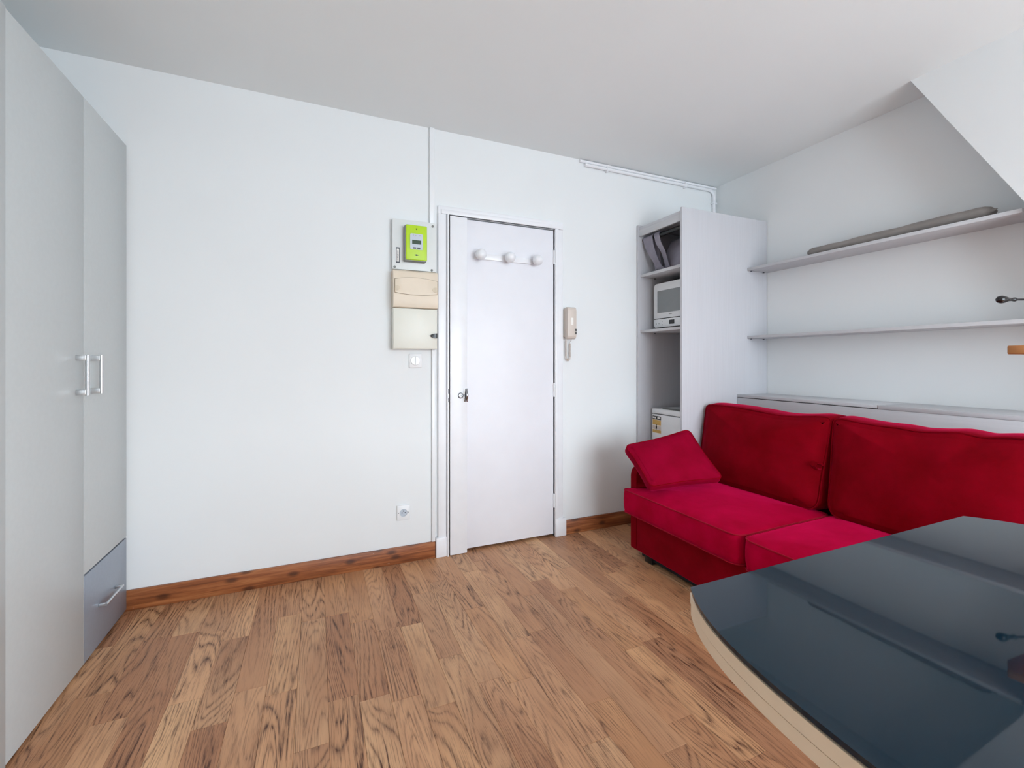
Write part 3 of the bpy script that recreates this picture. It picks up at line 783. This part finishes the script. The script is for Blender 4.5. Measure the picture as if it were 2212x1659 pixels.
# ------------------------------------------------------------------ sofa
def offset_ring(pts, d):
    n = len(pts); out = []
    for i in range(n):
        p0, p1, p2 = pts[i - 1], pts[i], pts[(i + 1) % n]
        e1 = Vector((p1[0] - p0[0], p1[1] - p0[1])); e2 = Vector((p2[0] - p1[0], p2[1] - p1[1]))
        if e1.length < 1e-9 or e2.length < 1e-9: out.append(p1); continue
        nn = Vector((-e1.y, e1.x)).normalized() + Vector((-e2.y, e2.x)).normalized()
        nn.normalize(); out.append((p1[0] + nn.x * d, p1[1] + nn.y * d))
    return out
def densify(poly, r, step=0.02):
    """round the polygon's corners (ccw list) and resample"""
    n = len(poly); pts = []
    for i in range(n):
        a, b, c = Vector(poly[i - 1]), Vector(poly[i]), Vector(poly[(i + 1) % n])
        rr = r[i] if isinstance(r, (list, tuple)) else r
        d1 = (a - b); d2 = (c - b); q = min(rr, d1.length * 0.49, d2.length * 0.49)
        s = b + d1.normalized() * q; e = b + d2.normalized() * q
        for k in range(6):
            t = k / 5; pts.append(tuple((1 - t) ** 2 * s + 2 * t * (1 - t) * b + t * t * e))
    out = []
    m = len(pts)
    for i in range(m):
        a, b = Vector(pts[i]), Vector(pts[(i + 1) % m]); L = (b - a).length
        k = max(1, int(L / step))
        for j in range(k): out.append(tuple(a + (b - a) * j / k))
    return out
def cushion(bm, ring, h, crown, mapf, edge=0.012, bulge=0.006, wrinkle=0.0, back_crown=0.0, seed=0):
    cx = sum(p[0] for p in ring) / len(ring); cy = sum(p[1] for p in ring) / len(ring)
    lay = []
    def sc(r, s): return [(cx + (x - cx) * s, cy + (y - cy) * s) for x, y in r]
    inner_b = offset_ring(ring, edge * 0.8)
    for s in (0.2, 0.5, 0.75, 0.9): lay.append((sc(inner_b, s), -back_crown * (1 - s ** 3)))
    lay.append((inner_b, 0.0)); lay.append((offset_ring(ring, edge * 0.2), edge * 0.4))
    for k in range(1, 5):
        t = k / 5; lay.append((offset_ring(ring, -bulge * math.sin(math.pi * t)), edge * 0.4 + (h - edge * 0.4) * t))
    lay.append((ring, h)); inner = offset_ring(ring, edge * 0.5)
    lay.append((inner, h + 0.001 + crown * 0.10))
    lay.append((offset_ring(ring, edge * 1.6), h + crown * 0.30))
    for s in (0.93, 0.86, 0.76, 0.64, 0.5, 0.36, 0.22, 0.1): lay.append((sc(inner, s), h + crown * (0.30 + 0.70 * (1 - ((s - 0.0) / 0.96) ** 2.6))))
    loops = []
    for r, z in lay:
        lp_ = []
        for x, y in r:
            w = 0.0
            if wrinkle and z > h * 0.9:
                w = wrinkle * (math.sin(9 * x + 5 * y + seed) * math.sin(7 * y - 3 * x + 1.3 * seed) + 0.5 * math.sin(23 * x - 11 * y + seed))
            lp_.append(bm.verts.new(mapf(x, y, z + w)))
        loops.append(lp_)
    n = len(ring)
    for a, b in zip(loops[:-1], loops[1:]):
        for k in range(n): bm.faces.new((a[k], a[(k + 1) % n], b[(k + 1) % n], b[k]))
    c0 = bm.verts.new(mapf(cx, cy, lay[0][1])); c1 = bm.verts.new(mapf(cx, cy, h + crown))
    for k in range(n):
        bm.faces.new((loops[0][(k + 1) % n], loops[0][k], c0)); bm.faces.new((loops[-1][k], loops[-1][(k + 1) % n], c1))

so = thing('sofa', 'crimson red two-seat fabric sofa with loose cushions along the right wall', 'sofa', (2.1, 1.35, 0))
SY0, SY1 = 0.515, 2.162
box('base', 'red', (1.700, 2.40, SY0 + 0.053, SY1 - 0.053, 0.052, 0.262), so, bev=0.008, seg=3)
for ya in (SY1 - 0.050, SY0):
    prof = densify([(1.702, 0.048), (2.545, 0.048), (2.545, 0.55), (1.702, 0.53)], [0.012, 0.012, 0.03, 0.055], 0.03)
    obj('arm', 'red', lambda bm: bm_prism(bm, prof, 'y', ya, ya + 0.050, 0.010), so, angle=60)
box('back_frame', 'red', (2.405, 2.548, SY0 + 0.052, SY1 - 0.052, 0.052, 0.80), so, bev=0.02, seg=3)
for x in (1.755, 2.48):
    for y in (SY0 + 0.09, SY1 - 0.125):
        obj('foot', 'black', lambda bm: bm_box(bm, x - 0.03, x + 0.03, y - 0.03, y + 0.03, 0.0005, 0.0515, 0.003), so)
box('under_frame', 'black_gap', (1.735, 2.38, SY0 + 0.08, SY1 - 0.06, 0.018, 0.0518), so, bev=0)
YM = 1.372
CF = 1.650
seatA = [(CF, YM + 0.007), (2.27, YM + 0.003), (2.27, SY1 - 0.058), (1.696, SY1 - 0.058), (1.690, SY1 + 0.004), (CF, SY1 + 0.004)]
seatB = [(CF, SY0 - 0.004), (1.690, SY0 - 0.004), (1.696, SY0 + 0.058), (2.27, SY0 + 0.058), (2.27, YM - 0.003), (CF, YM - 0.007)]
for poly, rad, sd in ((seatA, [0.055, 0.05, 0.03, 0.004, 0.012, 0.03], 1.0), (seatB, [0.03, 0.012, 0.004, 0.03, 0.05, 0.055], 3.0)):
    ring = densify(poly, rad, 0.022)
    mf = lambda x, y, z: (x, y, 0.264 + z + 0.012 * max(0, min(1, (x - CF) / 0.6)))
    sc_ = obj('seat_cushion', 'red_lit', lambda bm: cushion(bm, ring, 0.130, 0.030, mf, 0.012, 0.004, 0.0012, seed=sd), so, angle=50)
    obj('piping', 'red_pipe', lambda bm: bm_tube(bm, [mf(x, y, 0.131) for x, y in ring], 0.0035, 6, closed=True), sc_)
    obj('piping', 'red_pipe', lambda bm: bm_tube(bm, [mf(x, y, 0.004) for x, y in ring], 0.003, 6, closed=True), sc_)

def back_poly(y0, y1, top, nx=12, ins0=0.0, ins1=0.0):
    # (u = -Y, v = height) counter-clockwise seen from the front (-X side); narrower at the bottom
    pts = [(-y1 + ins1, 0.0), (-y0 - ins0, 0.0), (-y0 - ins0 * 0.8, 0.18)]
    for i in range(nx + 1):
        t = i / nx; pts.append((-y0 + (y0 - y1) * t, top(t)))
    pts.append((-y1 + ins1 * 0.6, 0.22))
    return pts
g_ = lambda t, c, w: math.exp(-((t - c) / w) ** 2)
tA = lambda t: 0.446 + 0.010 * g_(t, 0.06, 0.10) - 0.009 * g_(t, 0.34, 0.14) + 0.010 * g_(t, 0.78, 0.25) + 0.004 * g_(t, 0.95, 0.06)
tB = lambda t: 0.447 + 0.010 * g_(t, 0.97, 0.07) - 0.006 * g_(t, 0.72, 0.12) - 0.020 * g_(t, 0.545, 0.045) + 0.006 * g_(t, 0.45, 0.05) - 0.008 * g_(t, 0.33, 0.05) + 0.010 * g_(t, 0.12, 0.16)
BZ = 0.415
for (y0, y1, tf, sd, i0, i1) in ((1.378, 2.142, tA, 0.4, 0.024, 0.0), (0.580, 1.372, tB, 2.2, 0.0, 0.016)):
    poly = back_poly(y0, y1, tf, 12, i0, i1)
    rad = [0.07, 0.07, 0.08, 0.06] + [0.02] * (len(poly) - 6) + [0.06, 0.08]
    ring = densify(poly, rad, 0.022)
    def mf(u, v, w):
        tilt = 0.16
        k = max(0.0, (w - 0.187) / 0.06)
        # sagging folds across the front panel
        fold = 0.007 * k * (math.sin(26 * v + 3.0 * u + sd) * math.sin(5 * u + sd * 2)) + 0.006 * k * math.sin(11 * u - 14 * v + sd)
        return (2.385 - (w + fold) * math.cos(0.10) + v * tilt, -u, BZ + v + w * 0.02)
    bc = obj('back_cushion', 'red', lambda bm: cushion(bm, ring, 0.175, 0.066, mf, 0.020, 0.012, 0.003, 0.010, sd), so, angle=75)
    obj('piping', 'red', lambda bm: bm_tube(bm, [mf(u, v, 0.178) for u, v in ring], 0.0035, 6, closed=True), bc)
    if y1 > 2:
        def tabf(bm):
            path = [mf(-1.404, 0.215, 0.150), mf(-1.400, 0.232, 0.195), mf(-1.412, 0.240, 0.215), mf(-1.422, 0.222, 0.218), mf(-1.414, 0.206, 0.200), mf(-1.406, 0.205, 0.155)]
            ribbon(bm, path, (0.1, 1, 0.1), [0.016, 0.022, 0.026, 0.028, 0.024, 0.018], 0.004)
        obj('pull_tab', 'red', tabf, bc)

# throw pillow leaning on the sofa's arm
FW = Vector((math.sin(YAW), math.cos(YAW), 0)); RT = Vector((math.cos(YAW), -math.sin(YAW), 0))
pc = [Vector((1.690, 1.975, 0.452)), Vector((2.130, 1.880, 0.478)), Vector((2.065, 2.075, 0.735)), Vector((1.700, 2.215, 0.640))]
_c = Vector((0, 0, 1.14)); pc = [_c + (p - _c) * 0.975 for p in pc]
pn = (pc[1] - pc[0]).cross(pc[3] - pc[0]).normalized()
if pn.y > 0: pn = -pn
PA, PB = 0.46, 0.31
def pmap(x, y, w):
    u, v = x / PA, y / PB
    p = pc[0] * (1 - u) * (1 - v) + pc[1] * u * (1 - v) + pc[2] * u * v + pc[3] * (1 - u) * v
    return tuple(p + pn * (w - 0.052))
def pin(t): return 4 * t * (1 - t)
base_ring = densify([(0.0, 0.0), (PA * 0.5, 0.012), (PA, 0.0), (PA - 0.012, PB * 0.5), (PA, PB), (PA * 0.5, PB - 0.012), (0.0, PB), (0.012, PB * 0.5)],
                    [0.035, 0.15, 0.035, 0.1, 0.035, 0.15, 0.035, 0.1], 0.018)
pl = thing('throw_pillow', 'small crimson throw pillow leaning on the sofa\'s left arm', 'pillow', (1.9, 2.03, 0.43))
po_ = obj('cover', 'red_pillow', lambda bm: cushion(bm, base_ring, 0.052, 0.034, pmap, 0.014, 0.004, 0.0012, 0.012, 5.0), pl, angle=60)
obj('piping', 'red', lambda bm: bm_tube(bm, [pmap(x, y, 0.053) for x, y in base_ring], 0.0032, 6, closed=True), po_)

# ------------------------------------------------------------------ barrel-shaped table with a smoked glass top
TXC, TY1, TY0 = 1.0515, 0.595, -0.605
def outline(ins=0.0):
    def w(y):
        d = min(TY1 - y, y - TY0); return 0.456 + 0.112 * (1 - math.exp(-max(d, 0) / 0.14)) - ins
    ys = [TY1 - ins - (TY1 - TY0 - 2 * ins) * k / 60 for k in range(61)]
    return [(TXC - w(y), y) for y in ys] + [(TXC + w(y), y) for y in ys[::-1]]
tb = thing('dining_table', 'barrel-shaped dining table with cream edge and dark smoked glass top', 'table', (TXC, -0.005, 0))
obj('glass_top', 'glass', lambda bm: bm_prism(bm, outline(0.0005), 'z', 0.7435, 0.750, 0.0010), tb, smooth=False)
obj('gasket', 'black_gap', lambda bm: bm_prism(bm, outline(0.004), 'z', 0.7405, 0.7434), tb, angle=50)
obj('table_top', 'table_cream', lambda bm: bm_prism(bm, outline(0.0), 'z', 0.7215, 0.7404, 0.0012), tb, angle=50)
obj('seam', 'black_gap', lambda bm: bm_prism(bm, outline(0.0035), 'z', 0.7200, 0.7214), tb, angle=50)
obj('lower_leaf', 'table_cream', lambda bm: bm_prism(bm, outline(0.001), 'z', 0.7010, 0.7199, 0.0012), tb, angle=50)
for y in (-0.24, 0.22):
    box('pedestal', 'table_cream', (TXC - 0.06, TXC + 0.06, y - 0.05, y + 0.05, 0.0405, 0.7008), tb, bev=0.006)
    box('foot_bar', 'table_cream', (TXC - 0.27, TXC + 0.27, y - 0.045, y + 0.045, 0.0005, 0.040), tb, bev=0.008)
box('stretcher', 'table_cream', (TXC - 0.015, TXC + 0.015, -0.1895, 0.1695, 0.22, 0.32), tb, bev=0.003)

# ------------------------------------------------------------------ ball-ended rod and wooden stand at the right edge
pg = thing('wall_peg', 'black rod with a drop-shaped knob jutting in at right above the lower shelf', 'wall peg', (2.65, 0.655, 1.37))
tip = Vector((2.300, 0.812, 1.372)); end = Vector((2.6495, 0.655, 1.371)); ax = (end - tip).normalized(); Lr = (end - tip).length
obj('rod', 'iron', lambda bm: bm_lathe(bm, tip, ax, [(0, 0), (0.007, 0.0015), (0.0125, 0.008), (0.0145, 0.017), (0.0125, 0.028), (0.0085, 0.038), (0.0062, 0.046), (0.0058, 0.056), (0.0075, 0.061), (0.0078, 0.066), (0.0045, 0.072), (0.0038, 0.080), (0.0045, Lr)], 20), pg)
obj('wall_flange', 'iron', lambda bm: bm_lathe(bm, (2.6495, 0.655, 1.371), (-1, 0, 0), [(0, 0), (0.028, 0), (0.028, 0.006), (0.012, 0.012), (0, 0.012)], 20), pg)

ws = thing('wooden_stand', 'orange-brown wooden board jutting in at the right edge below the lower shelf', 'stand', (2.08, 0.37, 0))
def wp(px, zf): return (FW * zf + RT * ((px - 1106) / 972 * zf)).xy
plan = [wp(2176, 1.215), wp(2176, 1.178), wp(2215, 1.150), wp(2600, 1.14), wp(2600, 1.26), wp(2215, 1.245)]
obj('board', 'orange_wood', lambda bm: bm_prism(bm, [tuple(p) for p in plan], 'z', 1.162, 1.184, 0.003), ws)
pcx, pcy = wp(2480, 1.20)
obj('post', 'orange_wood', lambda bm: bm_tube(bm, [(pcx, pcy, 0.02), (pcx, pcy, 1.1618)], 0.016, 14), ws)
obj('foot_plate', 'orange_wood', lambda bm: bm_lathe(bm, (pcx, pcy, 0.0005), (0, 0, 1), [(0, 0), (0.10, 0), (0.10, 0.012), (0.09, 0.02), (0, 0.02)], 28), ws)

for o in bpy.data.objects:
    for k in ('_o', '_empty'):
        if k in o: del o[k]
